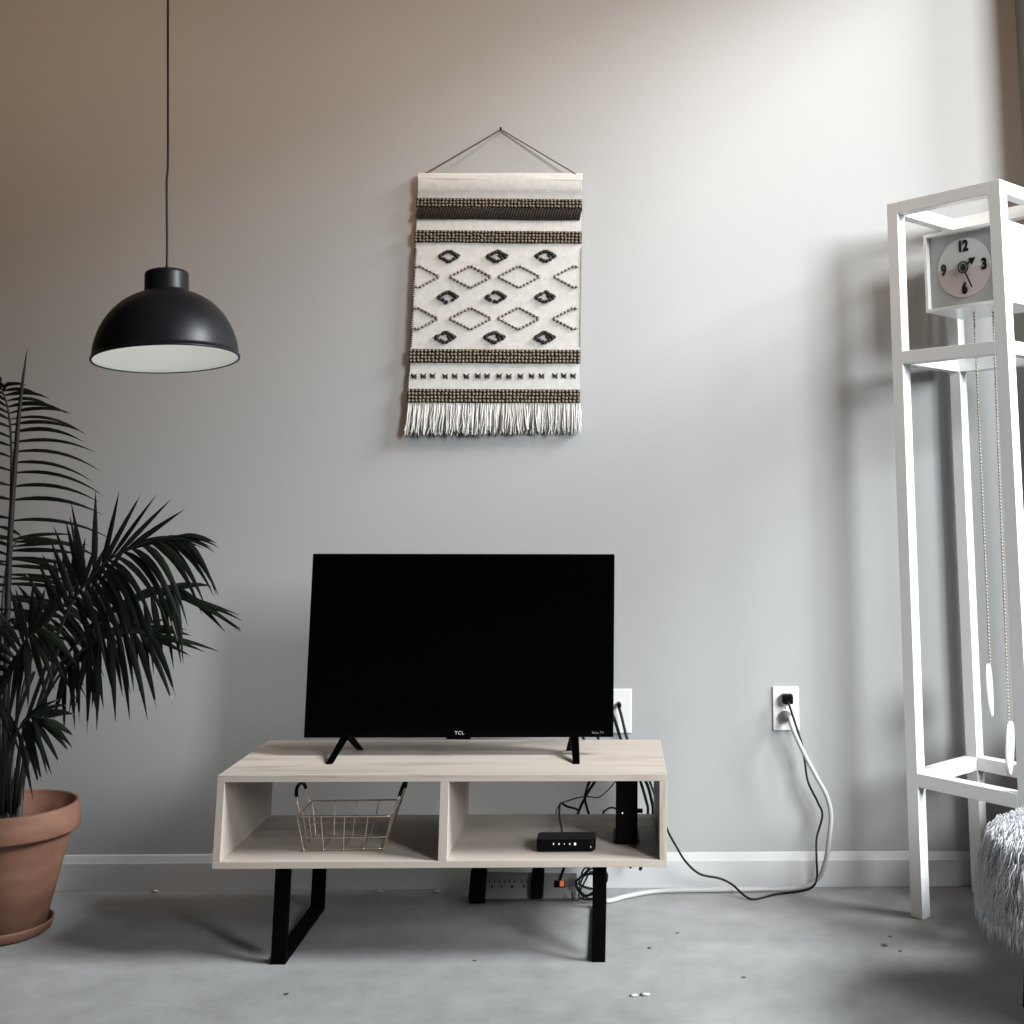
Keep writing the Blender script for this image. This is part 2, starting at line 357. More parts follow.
# ------------------------------------------------------------------ wall hanging
tap = thing('wall_hanging', (-.335, WY, 1.167), 'ivory woven wall hanging with brown tufted bands, diamonds and fringe', 'wall hanging')
TF = WY-.022                      # face of the cloth
def tp(px, py, out=0.):           # a point of the cloth from its place on the cloth
    p = at(px, py, TF-out); return p
def lx(py): return 419+(408-419)*(py-173)/232.
def rx(py): return 582+(579.3-582)*(py-173)/232.
pan = MB(); NX, rows = 36, 60
def edge(py, k): return 1.1*math.sin(py*.21+k)+.6*math.sin(py*.53+2*k)
def front(s, py):
    x = lx(py)+(rx(py)-lx(py))*s+(edge(py, 0)*.4 if s == 0 else edge(py, 2)*.35 if s == 1 else 0)
    p = tp(x, py)
    roll = max(0, 1-(py-173)/22.)                   # sleeve around the dowel
    p.y -= .010*math.sqrt(max(0, 1-(roll*2-1)**2)) if py < 195 else 0
    p.y -= .0012*math.sin(s*9+py*.05)
    return p
fvs, bvs = [], []
for j in range(rows+1):
    py = 173+(405-173)*j/rows
    for i in range(NX+1):
        p = front(i/NX, py); fvs.append(p); bvs.append(V((p.x, TF+.010, p.z)))
n = NX+1; q = lambda o: [(o+j*n+i, o+j*n+i+1, o+(j+1)*n+i+1, o+(j+1)*n+i) for j in range(rows) for i in range(NX)]
k0 = len(fvs)
rim = [i for i in range(n)]+[j*n+NX for j in range(1, rows+1)]+[rows*n+i for i in range(NX-1, -1, -1)]+[j*n for j in range(rows-1, 0, -1)]
pan.add(fvs+bvs, q(0)+q(k0), 0, True)
pan.add([(fvs+bvs)[i] for i in rim]+[(fvs+bvs)[k0+i] for i in rim], [(i, (i+1) % len(rim), len(rim)+(i+1) % len(rim), len(rim)+i) for i in range(len(rim))], 0, True)
def stitch(a, b, r, mi, out=.003):
    pa, pb = tp(*a, .001), tp(*b, .001); pm = (pa+pb)/2; pm.y -= out; d = (pb-pa)
    pan.tube([pa, pa*.75+pb*.25-V((0, out*.8, 0)), pm, pa*.25+pb*.75-V((0, out*.8, 0)), pb], [r*.55, r, r*1.05, r, r*.55], 6, mi)
def small_diamond(cx, cy):
    w, h = 9.8, 5.5
    for sx, sy, ex, ey in ((-1, 0, 0, -1), (0, -1, 1, 0), (1, 0, 0, 1), (0, 1, -1, 0)):
        for k in range(3):
            t0, t1 = (k+.02)/3, (k+.98)/3
            x = [cx+w*(sx+(ex-sx)*t)+random.uniform(-.5, .5) for t in (t0, t1)]; y = [cy+h*(sy+(ey-sy)*t)+random.uniform(-.5, .5) for t in (t0, t1)]
            if random.random() < .05: continue
            stitch((x[0]-.8, y[0]+.3), (x[1]+.8, y[1]-.3), .0048, 1)
    if random.random() < .5: stitch((cx+2, cy-2.5), (cx+4, cy+1), .003, 1)
for cy, xs in ((256.3, (449.5, 497.3, 545.9)), (297, (448, 496, 545.3)), (337.4, (445.8, 494.6, 544.8))):
    for cx in xs: small_diamond(cx, cy)
def open_diamond(cx, cy, x0=0, x1=999):
    w, h = 21, 11
    for sx, sy, ex, ey in ((-1, 0, 0, -1), (0, -1, 1, 0), (1, 0, 0, 1), (0, 1, -1, 0)):
        for k in range(6):
            ax, ay = cx+w*(sx+(ex-sx)*(k+.12)/6), cy+h*(sy+(ey-sy)*(k+.12)/6)
            bx, by = cx+w*(sx+(ex-sx)*(k+.86)/6), cy+h*(sy+(ey-sy)*(k+.86)/6)
            if min(ax, bx) < x0 or max(ax, bx) > x1: continue
            stitch((ax, ay), (bx, by), .0037, 2, .002)
for cy, c1, c2, la, ra in ((276.5, 471, 519.5, 440, 554), (318.2, 471, 519, 438.8, 553.3)):
    open_diamond(c1, cy); open_diamond(c2, cy); open_diamond(la-21, cy, lx(cy)+1.5); open_diamond(ra+21, cy, 0, rx(cy)-1.5)
for x in (118, 163, 208, 270, 317, 373, 430, 475, 533, 580, 637, 692, 740, 805, 848, 893):
    cx, cy = x/4.876+390, 375.9+random.uniform(-.3, .3)
    stitch((cx-2.8, cy-2.4), (cx+2.6, cy+2.6), .0021, 1, .002); stitch((cx-2.4, cy+2.3), (cx+2.8, cy-2.3), .0021, 1, .002)
    stitch((cx-2.9, cy), (cx+2.9, cy+.2), .0018, 1, .002)
for k in range(46):               # dark blanket stitches on both selvedges
    py = 249+k*2.15
    if py < 346: stitch((lx(py)-1.2, py), (lx(py)+1.6, py+.3), .0014, 1, .001); stitch((rx(py)-1.0, py), (rx(py)+.6, py+.2), .0012, 1, .001)
for k in range(58):               # cream picots hanging along each knotted band
    for py in (206.5,): pass
pan.build('woven_panel', [M['weave'], M['yarn_dark'], M['yarn_taupe']], tap)
def loop_band(y0, y1, nrow):
    b = MB(); xa, xb = lx((y0+y1)/2)-1, rx((y0+y1)/2)+.5
    pa, pb = tp(xa, y0, 0), tp(xb, y1, 0)
    b.box((pa.x, TF-.003, pb.z), (pb.x, TF+.004, pa.z), 1)
    ncol = 46
    for i in range(ncol):
        for j in range(nrow):
            u = (i+.5+random.uniform(-.12, .12))/ncol; w = (j+.5+random.uniform(-.1, .1))/nrow
            c = V((pa.x+(pb.x-pa.x)*u, TF-.0045-random.uniform(0, .0015), pa.z+(pb.z-pa.z)*w))
            dx = (pb.x-pa.x)/ncol*.43; dz = (pa.z-pb.z)/nrow*.46
            b.ball(c, 1, 6, 4, 0, (dx, .0042, dz))
    return b.build('tufted_band', [M['yarn_brown'], M['yarn_dark']], tap)
loop_band(198, 208.5, 3); loop_band(230.3, 243.6, 4); loop_band(349, 363.5, 4); loop_band(388.8, 403.2, 4)
db = MB(); pa, pb = tp(lx(214)-1.2, 207.8), tp(rx(214)+.6, 220)
for i in range(60):               # slanting dark twill ribs
    x = pa.x+.003+(pb.x-pa.x-.006)*(i+.5)/60
    db.tube([(x-.004, TF-.002, pb.z), (x-.001, TF-.0065, (pa.z+pb.z)/2-.003), (x+.001, TF-.0045, (pa.z+pb.z)/2+.004), (x+.004, TF-.001, pa.z)], .0042, 6)
db.build('dark_band', M['yarn_black'], tap)
fr = MB()
for i in range(520):
    s = random.random() if i > 160 else i/160
    px = lx(404)+(rx(404)-lx(404))*s; yb = 403.2
    le = random.uniform(429, 436.5)-2.5*s
    px1 = 404+(580-404)*s+random.gauss(0, 1.6)
    a = tp(px, yb, random.uniform(-.003, .003)); c = tp(px1, le, 0); c.y = TF+random.uniform(-.006, .014)
    m1 = a*.6+c*.4+V((random.gauss(0, .0012), -.004*random.random(), 0))
    m2 = a*.25+c*.75+V((random.gauss(0, .0018), random.uniform(-.003, .002), 0))
    fr.tube([a, m1, m2, c], [.0021, .0024, .0021, .0012], 5)
fr.build('fringe', M['yarn'], tap)
pL, pR, pT = tp(427, 172.5), tp(575, 173.5), at(501, 129.5, WY-.006)
dw = MB(); a, c = tp(418.5, 179), tp(582.5, 180.5); a.y = c.y = TF-.001
dw.tube([a, c], .0085, 14); dw.build('dowel', M['yarn'], tap)
hc = MB(); hc.tube([pL+V((-.02, .004, -.010)), pL, pT], .0021, 6); hc.tube([pR+V((.02, .004, -.010)), pR, pT], .0021, 6); hc.ball(pT, .0035, 8, 6)
hc.build('hanging_cord', M['twine'], tap)
nail = MB(); nail.lathe([(.0016, 0), (.0016, .016), (.003, .0165), (.003, .018), (0, .0182)], pT+V((0, .006, .001)), 10, ax=(0, -1, 0))
nail.build('nail', M['black_steel'], tap)

# ------------------------------------------------------------------ floor clock
A = V((.7265, 2.9712, 0)); ang = .8542
CU = V((math.cos(ang), -math.sin(ang), 0)); CW = V((math.sin(ang), math.cos(ang), 0)); Zv = V((0, 0, 1))
S1, S2, HT, PT = .336, .302, 1.7816, .033
clk = thing('floor_clock', A+CU*S1/2+CW*S2/2, 'tall white open frame floor clock beside the window corner', 'clock')
def cp3(u, w, z): return A+CU*u+CW*w+Zv*z
def cbar(name, u0, w0, zz0, u1, w1, zz1, m='white_lacquer', bev=.0012):
    return MB().obox(cp3(u0, w0, zz0), CU*(u1-u0), CW*(w1-w0), Zv*(zz1-zz0)).build(name, M[m], clk, bevel=bev)
for u in (0, S1-PT):
    for w in (0, S2-PT): cbar('post', u, w, 0, u+PT, w+PT, HT)
for zt in (HT, 1.380, .335):
    cbar('rail', PT, 0, zt-PT, S1-PT, PT, zt); cbar('rail', PT, S2-PT, zt-PT, S1-PT, S2, zt)
    cbar('rail', 0, PT, zt-PT, PT, S2-PT, zt); cbar('rail', S1-PT, PT, zt-PT, S1, S2-PT, zt)
# the case hangs inside the upper bay
BU0, BU1, BW0, BW1, BZ0, BZ1 = .058, S1-PT-.0005, .078, .262, 1.487, 1.698
case = MB(); t = .009
def cb(u0, w0, a0, u1, w1, a1): case.obox(cp3(u0, w0, a0), CU*(u1-u0), CW*(w1-w0), Zv*(a1-a0))
cb(BU0, BW0, BZ0, BU0+t, BW1, BZ1); cb(BU1-t, BW0, BZ0, BU1, BW1, BZ1); cb(BU0+t, BW0, BZ0, BU1-t, BW1, BZ0+t); cb(BU0+t, BW0, BZ1-t, BU1-t, BW1, BZ1)
cs = case.build('case', M['white_lacquer'], clk, bevel=.001)
FW = BW0+.014
MB().obox(cp3(BU0+t, FW, BZ0+t), CU*(BU1-BU0-2*t), CW*.006, Zv*(BZ1-BZ0-2*t)).build('dial_backing', M['dial_grey'], cs)
DU, DZ, DR = BU0+.112, 1.5950, .0785
def disc_mb(r, a0, a1, w, dz=0, nn=40):
    b = MB(); pts = [cp3(DU+r*math.cos(a0+(a1-a0)*i/nn), w, DZ+r*math.sin(a0+(a1-a0)*i/nn)) for i in range(nn+1)]
    bk_ = [p+CW*.0015 for p in pts]; k = len(pts)
    b.add(pts+bk_, [tuple(range(k)), tuple(range(2*k-1, k-1, -1))]+[(i, (i+1) % k, k+(i+1) % k, k+i) for i in range(k)]); return b
tilt = math.radians(0)
dl = disc_mb(DR, 0, math.pi, FW-.0016).build('dial', M['dial_white'], clk); dl['label'] = 'white upper half of the round dial'
dk = disc_mb(DR, math.pi, 2*math.pi, FW-.0016).build('dial', M['dial_pink'], clk); dk['label'] = 'blush pink lower half of the round dial'
FWn = FW-.0022
for txt, u, z in (('12', 0, .056), ('3', .060, 0), ('6', 0, -.056), ('9', -.060, 0)):
    nm = text_mb(txt, .039, cp3(DU+u, FWn, DZ+z), CU, Zv, .0006, bold=.0021, sx=.80)
    nm.build('numeral', M['numeral'], clk)
def hand(a, r0, r1, w0, w1, tri=0):
    d = V((math.sin(a), 0, math.cos(a))); pr = V((d.z, 0, -d.x)); b = MB()
    def P2(al, si, w): x = d*al+pr*si; return cp3(DU+x.x, w, DZ+x.z)
    w_ = FWn-.004
    b.hexa([P2(r0, -w0, w_), P2(r0, w0, w_), P2(r0, w0, w_+.001), P2(r0, -w0, w_+.001), P2(r1, -w1, w_), P2(r1, w1, w_), P2(r1, w1, w_+.001), P2(r1, -w1, w_+.001)])
    if tri:
        v = [P2(r1-.002, -tri*.75, w_), P2(r1-.002, tri*.75, w_), P2(r1+tri*1.15, 0, w_)]; v2 = [p+CW*.001 for p in v]
        b.add(v+v2, [(0, 1, 2), (5, 4, 3), (0, 3, 4, 1), (1, 4, 5, 2), (2, 5, 3, 0)])
    return b
hand(math.radians(60), .012, .026, .0022, .0022, .015).build('hour_hand', M['numeral'], clk)
hand(math.radians(157), .012, .060, .0022, .0018).build('minute_hand', M['numeral'], clk)
hub = MB()
ring = [cp3(DU+.0145*math.cos(2*math.pi*i/28), FWn-.0035, DZ+.0145*math.sin(2*math.pi*i/28)) for i in range(29)]
hub.tube(ring, .0019, 6); hub.lathe([(.0085, 0), (.0085, .004), (.005, .0055), (0, .006)], cp3(DU, FWn-.001, DZ), 20, ax=tuple(-CW))
hub.build('hand_hub', M['numeral'], clk)
def chain(px, y0, y1, Y, up_z=BZ0):
    b = MB(); a = at(px[0], y0, Y); a.z = up_z; c = at(px[1], y1, Y); L = (c-a).length; nb = int(L/.0084)
    for i in range(nb): b.ball(a+(c-a)*((i+.5)/nb), .0033, 8, 5)
    b.tube([a, c], .0007, 4)
    return b
k1 = at(990, 665, 2.955); chain((974, 990), 315, 665, 2.955).build('bead_chain', M['bead'], clk)
k2 = at(1009, 724, 2.950); chain((993, 1009), 315, 724, 2.950).build('bead_chain', M['bead'], clk)
for (px, py, Y, axd, yw) in ((989.7, 690, 2.955, (.93, -.36, .02), 0), (1010, 748, 2.950, (.90, -.42, -.06), 0)):
    c = at(px, py, Y); ax = V(axd).normalized(); r = .0635
    d = MB(); d.lathe([(0.0, -.005), (r-.003, -.005), (r, -.003), (r, .003), (r-.003, .005), (.006, .005), (.005, .0035), (0, .0035)], c, 40, ax=tuple(ax))
    w = d.build('weight_disc', M['white_lacquer'], clk)
    MB().lathe([(.0032, -.0062), (.0032, .0056), (0, .0058)], c, 12, ax=tuple(ax)).build('pin', M['numeral'], w)

# ------------------------------------------------------------------ sockets and cables
def rounded_plate(name, x0, x1, zz0, zz1, parent):
    return MB().box((x0, WY-.006, zz0), (x1, WY, zz1)).build(name, M['white_plastic'], parent, bevel=.0025, seg=3)
so = thing('wall_socket', (.463, WY, .389), 'white double wall socket with black and white plugs right of the television', 'wall socket')
rounded_plate('cover_plate', .428, .4985, .389, .5025, so)
for zc in (.472, .424):
    b = MB(); b.lathe([(.0165, 0), (.0165, .0015), (.0155, .0022), (0, .0022)], (.463, WY-.006, zc), 28, ax=(0, -1, 0)); b.build('socket_face', M['white_plastic'], so)
MB().lathe([(.0028, 0), (.0028, .0014), (0, .0018)], (.463, WY-.006, .448), 12, ax=(0, -1, 0)).build('screw', M['white_plastic'], so)
co = thing('coaxial_wall_plate', (.0145, WY, .3828), 'white wall plate with a black coaxial plug behind the television edge', 'wall plate')
rounded_plate('cover_plate', -.0205, .0495, .3828, .4965, co)
MB().lathe([(.006, 0), (.006, .004), (.0045, .005), (.0045, .010), (0, .010)], (.0155, WY-.006, .4590), 16, ax=(0, -1, 0)).build('connector', M['bead'], co)

def fl_(px, py, r, Ym):
    p = atz(px, py, r)
    return p if p.y < Ym else at(px, py, Ym)
def s5(x, y): return (720+x/3.9375, 660+y/3.9375)
def cord(name, pts, r, m, label, plug=None, cat='cable', group=None):
    pts = [V(p) for p in pts]
    zmin = min(p.z for p in pts); ymid = pts[len(pts)//2]
    o = thing(name, (ymid.x, ymid.y, max(0, zmin-r)), label, cat, group)
    sp = spline(pts, 8)
    MB().tube(sp, r, 8).build('cable', m, o)
    if plug: plug(o)
    return o
# black cord: plug high on the socket, down to the floor, along it and up behind the console
pb0 = V((.4655, WY-.034, .4665))
bp = [pb0, at(*s5(276, 188), WY-.037), at(*s5(294, 243), WY-.032), at(*s5(322, 330), WY-.042), at(*s5(334, 400), WY-.040), at(*s5(347, 480), WY-.06), at(*s5(385, 560), WY-.06),
      at(*s5(403, 612), WY-.06), at(*s5(381, 700), WY-.070), at(*s5(380, 780), WY-.085), at(*s5(382, 850), WY-.09)]
fl = [fl_(*s5(368, 890), .0035, 3.105), fl_(*s5(320, 910), .0035, 3.12), fl_(*s5(220, 922), .0035, 3.13), fl_(*s5(122, 941), .0035, 3.14)]
bp += fl+[at(*s5(50, 886), 3.135), at(720, 878.5, 3.13), at(700, 874, 3.12), at(686, 862, 3.11), at(676, 846, 3.10), at(667, 829, 3.095), at(657, 802, 3.095), at(650, 782, 3.09), at(645, 772, 3.085)]
def plug_black(o):
    b = MB(); b.box((.4515, WY-.034, .4605), (.4795, WY-.0085, .4855)); b.build('plug', M['black_plastic'], o, bevel=.004)
cord('power_lead', bp, .0029, M['black_rubber'], 'thin black power lead looping from the wall socket to the console', plug_black, 'cable')
wp = [V((.468, WY-.036, .430)), at(*s5(284, 264), WY-.056), at(*s5(328, 362), WY-.066), at(*s5(380, 460), WY-.072), at(*s5(420, 535), WY-.07), at(*s5(437, 610), WY-.07), at(*s5(430, 700), WY-.07),
      at(*s5(416, 790), WY-.06), at(*s5(385, 862), WY-.040), fl_(*s5(310, 896), .0065, 3.165), fl_(*s5(150, 903), .0065, 3.17), fl_(720, 889.8, .0065, 3.17), fl_(660, 891, .0065, 3.17), fl_(628, 896, .0065, 3.16), fl_(606, 901, .0065, 3.13), V((-.030, 3.128, .0065))]
def plug_white(o):
    b = MB(); q_ = V((.468, WY-.036, .430)); b.lathe([(.0135, 0), (.0145, .004), (.0145, .014), (.010, .022), (.0065, .034), (0, .0345)], (.459, WY-.0085, .4275), 24, ax=(.25, -1, .02))
    pl = b.build('plug', M['grey_plastic'], o)
cord('extension_cord', wp, .0060, M['white_rubber'], 'thick white extension cord running from the wall socket along the floor', plug_white, 'cable')
# cables behind the television and the console
cord('coaxial_cable', [V((.0155, WY-.017, .4590)), at(619, 707, WY-.028), at(622, 718, WY-.03), at(625.5, 733, WY-.04), at(629, 745, WY-.055), at(636, 768, 3.105), at(641, 783, 3.10), at(646, 800, 3.12), at(648, 812, 3.125), at(644, 835, 3.13), at(630, 868, 3.135)], .0038, M['black_rubber'],
     'black coaxial cable dropping from the white wall plate behind the console', lambda o: MB().lathe([(.0055, 0), (.0062, .004), (.0062, .011), (.004, .018), (0, .0182)], (.0155, WY-.0162, .4590), 14, ax=(.1, -1, -.2)).build('plug', M['black_plastic'], o))
cord('aerial_lead', [at(598, 702, 2.935), at(607, 707, 2.99), at(613.5, 717, 3.04), at(617, 727, 3.065), at(621.5, 741, 3.075), at(632, 766, 3.075), at(645.5, 781, 3.075), at(651.5, 800, 3.075), at(653, 815, 3.078), at(650, 840, 3.095), at(640, 870, 3.10)], .0042, M['black_rubber'],
     'black lead curving out from behind the right edge of the television', None)
cord('television_power_lead', [at(560, 690, 2.93), at(585, 715, 3.02), at(600, 745, 3.085), at(597, 776, 3.09), at(588, 792, 3.09), at(581, 806, 3.09), at(575, 822, 3.09), at(566, 860, 3.10), at(560, 880, 3.11)], .0036, M['black_rubber'],
     'black lead running slantwise down behind the right bay of the console', None)
cord('video_lead', [at(540, 690, 2.93), at(570, 720, 3.02), at(590, 750, 3.08), at(594, 772, 3.08), at(588, 785, 3.075), at(585, 798, 3.075), at(587, 808, 3.078), at(590, 820, 3.08), at(592, 850, 3.13), at(590, 862, 3.14)], .0032, M['black_rubber'],
     'black lead hanging straight behind the right bay beside the slanting lead', None)
cord('thin_lead', [at(626, 770, 3.085), at(615, 782, 3.08), at(606, 792, 3.075), at(598, 797.5, 3.07), at(585, 796.5, 3.068), at(570, 800, 3.07), at(561, 804, 3.07), at(557, 809, 3.072), at(556, 818, 3.075), at(558, 850, 3.09)], .0016, M['twine'],
     'thin brownish lead looping across the back of the right bay', None)
cord('ethernet_lead', [V((-.115, 2.8025, .232)), V((-.119, 2.86, .234)), V((-.128, 2.96, .229)), V((-.132, 3.02, .231)), V((-.130, 3.055, .242)), at(567, 806.5, 3.062), at(576, 809, 3.062), at(578, 812, 3.068), at(580, 830, 3.11), at(583, 862, 3.145)], .0026, M['black_rubber'],
     'black lead rising from the back of the flat black box to the wall', None)
cord('modem_lead', [at(617, 809, 2.92), at(611, 807.5, 2.98), at(606, 810, 3.04), at(603, 815, 3.06), at(602, 835, 3.12), at(601, 845, 3.15)], .0022, M['black_rubber'],
     'short black lead arching out behind the upright black modem', None)

# ------------------------------------------------------------------ devices in the right bay
SZ = CZB+TH
dv = thing('network_switch', (-.1035, 2.79, SZ), 'flat black network box with five small lights on the lower shelf', 'network box')
b = MB(); n_ = 10
def slab(x0, x1, y0, y1, zz0, zz1, r=.012):
    m_ = MB(); pts = []
    for cx, cy, a0 in ((x1-r, y1-r, 0), (x0+r, y1-r, 90), (x0+r, y0+r, 180), (x1-r, y0+r, 270)):
        for i in range(7): a = math.radians(a0+15*i); pts.append((cx+r*math.cos(a), cy+r*math.sin(a)))
    k = len(pts)
    m_.add([(x, y, zz0) for x, y in pts]+[(x, y, zz1) for x, y in pts], [tuple(reversed(range(k))), tuple(range(k, 2*k))]+[(i, (i+1) % k, k+(i+1) % k, k+i) for i in range(k)])
    return m_
slab(-.170, -.037, 2.732, 2.800, SZ+.002, SZ+.0265).build('housing', M['black_plastic'], dv, bevel=.004, seg=3)
for fx in (-.155, -.052):
    for fy in (2.748, 2.785): MB().lathe([(.006, 0), (.006, .0025)], (fx, fy, SZ+.0004), 12).build('rubber_foot', M['black_rubber'], dv)
for i, px in enumerate((553.5, 559, 564.5, 569.8, 575)):
    p = at(px, 844, 2.7315); r = .0026 if i == 4 else (.0008 if i == 2 else .0013)
    MB().lathe([(r, 0), (r, .0012), (0, .0014)], (p.x, 2.7325, p.z), 10, ax=(0, -1, 0)).build('indicator_light', M['led'], dv)
p = at(590.5, 847, 2.733); MB().lathe([(.0022, 0), (.0022, .0014), (0, .0016)], (p.x, 2.7335, p.z), 10, ax=(0, -1, 0)).build('button', M['logo'], dv)
md = thing('modem', (.0325, 2.85, SZ), 'tall black upright modem standing at the right end of the console bay', 'modem')
slab(.008, .058, 2.782, 2.925, SZ+.004, SZ+.150, .006).build('housing', M['black_plastic'], md, bevel=.003)
slab(.003, .063, 2.800, 2.905, SZ+.0005, SZ+.006, .010).build('stand', M['black_plastic'], md, bevel=.0015)
p = at(622.5, 813, 2.782)
MB().lathe([(.0014, 0), (.0014, .0010), (0, .0012)], (p.x, 2.7825, p.z), 10, ax=(0, -1, 0)).build('indicator_light', M['led'], md)
MB().box((.058, 2.86, SZ+.050), (.0715, 2.872, SZ+.058)).build('side_connector', M['black_plastic'], md, bevel=.001)

# ------------------------------------------------------------------ wire basket
bk0 = V((-.603, 2.805, SZ))
ba = thing('wire_basket', bk0, 'copper wire basket with two black handles in the left bay', 'basket')
wr_ = .0013
bot = [V((-.690, 2.748, SZ+.004)), V((-.514, 2.754, SZ+.004)), V((-.521, 2.860, SZ+.004)), V((-.692, 2.860, SZ+.004))]
rimp = [V((-.7045, 2.735, .2945)), V((-.4945, 2.737, .2940)), V((-.497, 2.876, .2950)), V((-.7065, 2.874, .2935))]
def lerp(a, b, t): return a+(b-a)*t
def ringpts(P, t):   # ring part-way between bottom and rim
    return [lerp(bot[i], rimp[i], t) for i in range(4)]
def closed(P):
    out = []
    for i in range(4):
        a, c, d = P[i-1], P[i], P[(i+1) % 4]
        out += [c+(a-c).normalized()*.010, c+(a-c).normalized()*.003+(d-c).normalized()*.003, c+(d-c).normalized()*.010]
    return out+[out[0], out[1]]
MB().tube(closed(rimp), .0017, 8).build('rim', M['copper'], ba)
w = MB(); w.tube(closed(ringpts(0, .36)), wr_, 6); w.tube(closed(bot), wr_, 6)
for i, n_ in ((0, 4), (1, 3), (2, 4), (3, 3)):
    for k in range(n_):
        t = k/n_; lo_, hi_ = lerp(bot[i], bot[(i+1) % 4], t), lerp(rimp[i], rimp[(i+1) % 4], t)
        w.tube([lo_, hi_], wr_, 6); w.ball(lo_-V((0, 0, .0006)), .0026, 8, 5)
for k in range(1, 4):
    w.tube([lerp(bot[0], bot[1], k/4), lerp(bot[3], bot[2], k/4)], wr_, 6)
w.build('wire_body', M['copper'], ba)
for sgn, a, c in ((-1, lerp(rimp[0], rimp[3], .18), lerp(rimp[0], rimp[3], .82)), (1, lerp(rimp[1], rimp[2], .18), lerp(rimp[1], rimp[2], .82))):
    o_ = V((sgn*.015, 0, 0)); hh = V((0, 0, .054)); mid = (a+c)/2
    pts = spline([a, a+o_*.55+hh*.5, lerp(a, mid, .3)+o_*.95+hh*.9, mid+o_*1.0+hh, lerp(c, mid, .3)+o_*.95+hh*.9, c+o_*.55+hh*.5, c], 6)
    hd = MB().tube(pts, .0021, 8).build('handle', M['copper'], ba)
    kk = len(pts); MB().tube(pts[int(kk*.22):int(kk*.78)+1], .0040, 10).build('handle_grip', M['black_rubber'], hd)

# ------------------------------------------------------------------ power strip on the floor
ps = thing('power_strip', (-.21, 3.10, 0), 'grey power strip with a lit orange switch on the floor under the console', 'power strip')
pa, pb = V((-.336, 3.072, .014)), V((-.088, 3.085, .010))       # lower front edge, left and right
slant = V((0, .045, .060)).normalized()*.066
nrm = V((0, -.060, .045)).normalized()*.0
th = V((0, .8, -.6)).normalized()*.020
s_ = MB(); s_.hexa([pa, pb, pb+th, pa+th, pa+slant, pb+slant*.92, pb+slant*.92+th, pa+slant+th])
body = s_.build('housing', M['grey_plastic'], ps, bevel=.004, seg=3)
U_ = (pb-pa).normalized(); Sn = slant.normalized(); No = U_.cross(Sn).normalized()
if No.y > 0: No = -No
def onface(u, v, out=0): return pa+(pb-pa)*u+slant*v+No*out
for u in (.137, .237, .342, .463):
    f = MB(); c = onface(u, .55)
    for du, dv_, ww, hh in ((-.0065, .004, .0022, .009), (.0065, .004, .0022, .009), (0, -.008, .005, .005)):
        o0 = c+U_*(du-ww/2)+Sn*(dv_-hh/2)+No*.0004
        f.obox(o0, U_*ww, No*-.002, Sn*hh)
    f.build('socket', M['black_plastic'], ps)
sw = MB(); c = onface(.82, .50); sw.obox(c+U_*-.013+Sn*-.008+No*-.002, U_*.028, No*.005, Sn*.017); swo = sw.build('switch', M['black_plastic'], ps, bevel=.001)
sw = MB(); sw.obox(c+U_*.001+Sn*-.0065+No*.002, U_*.011, No*.0022, Sn*.014); sw.build('rocker', M['switch_lit'], swo, bevel=.001)
pf = MB(); pf.box((-.325, 3.098, 0), (-.10, 3.125, .012)); pf.build('stand', M['black_plastic'], ps, bevel=.002)
ad = MB(); c = onface(-.055, .5); ad.obox(onface(-.085, -.10, .016), U_*.042, No*-.040, Sn*.076)
a1 = ad.build('power_adapter', M['black_plastic'], None, bevel=.006, seg=3); tag(a1, 'black power adapter block at the left end of the power strip', 'power adapter', 'adapters on the power strip')
ad = MB(); ad.obox(onface(.535, -.06, .018), U_*.032, No*-.0175, Sn*.072)
a2 = ad.build('power_adapter', M['black_plastic'], None, bevel=.005, seg=3); tag(a2, 'black power adapter plugged in midway along the power strip', 'power adapter', 'adapters on the power strip')
for a_ in (a1, a2):
    zs = [a_.matrix_world @ v.co for v in a_.data.vertices]; recentre(a_, (sum(p.x for p in zs)/8, sum(p.y for p in zs)/8, min(p.z for p in zs)))
cl = []
cc = V((-.050, 3.083, .045)); rc_ = random.Random(11)
for i in range(44):
    a = 2*math.pi*i/7.3+.4*math.sin(i*.7); r = .022+.014*rc_.random()
    cl.append(cc+V((1.15*r*math.cos(a), .014*math.sin(i*.9)+.004*rc_.random(), .95*r*math.sin(a)+.012*math.sin(i*.33))))
cl = [V((-.10, 3.064, .030)), V((-.088, 3.066, .010))]+cl+[V((-.035, 3.066, .080)), V((-.025, 3.064, .105)), V((-.030, 3.068, .15)), V((-.022, 3.075, .22))]
zl = min(p.z for p in cl)-.0022
ob = MB().tube(spline([p-V((0, 0, 0)) for p in cl], 4), .0022, 6).build('coiled_cable', M['black_rubber'], None)
tag(ob, 'bundle of coiled black cable on the floor behind the right console leg', 'cable'); recentre(ob, (-.05, 3.08, zl))

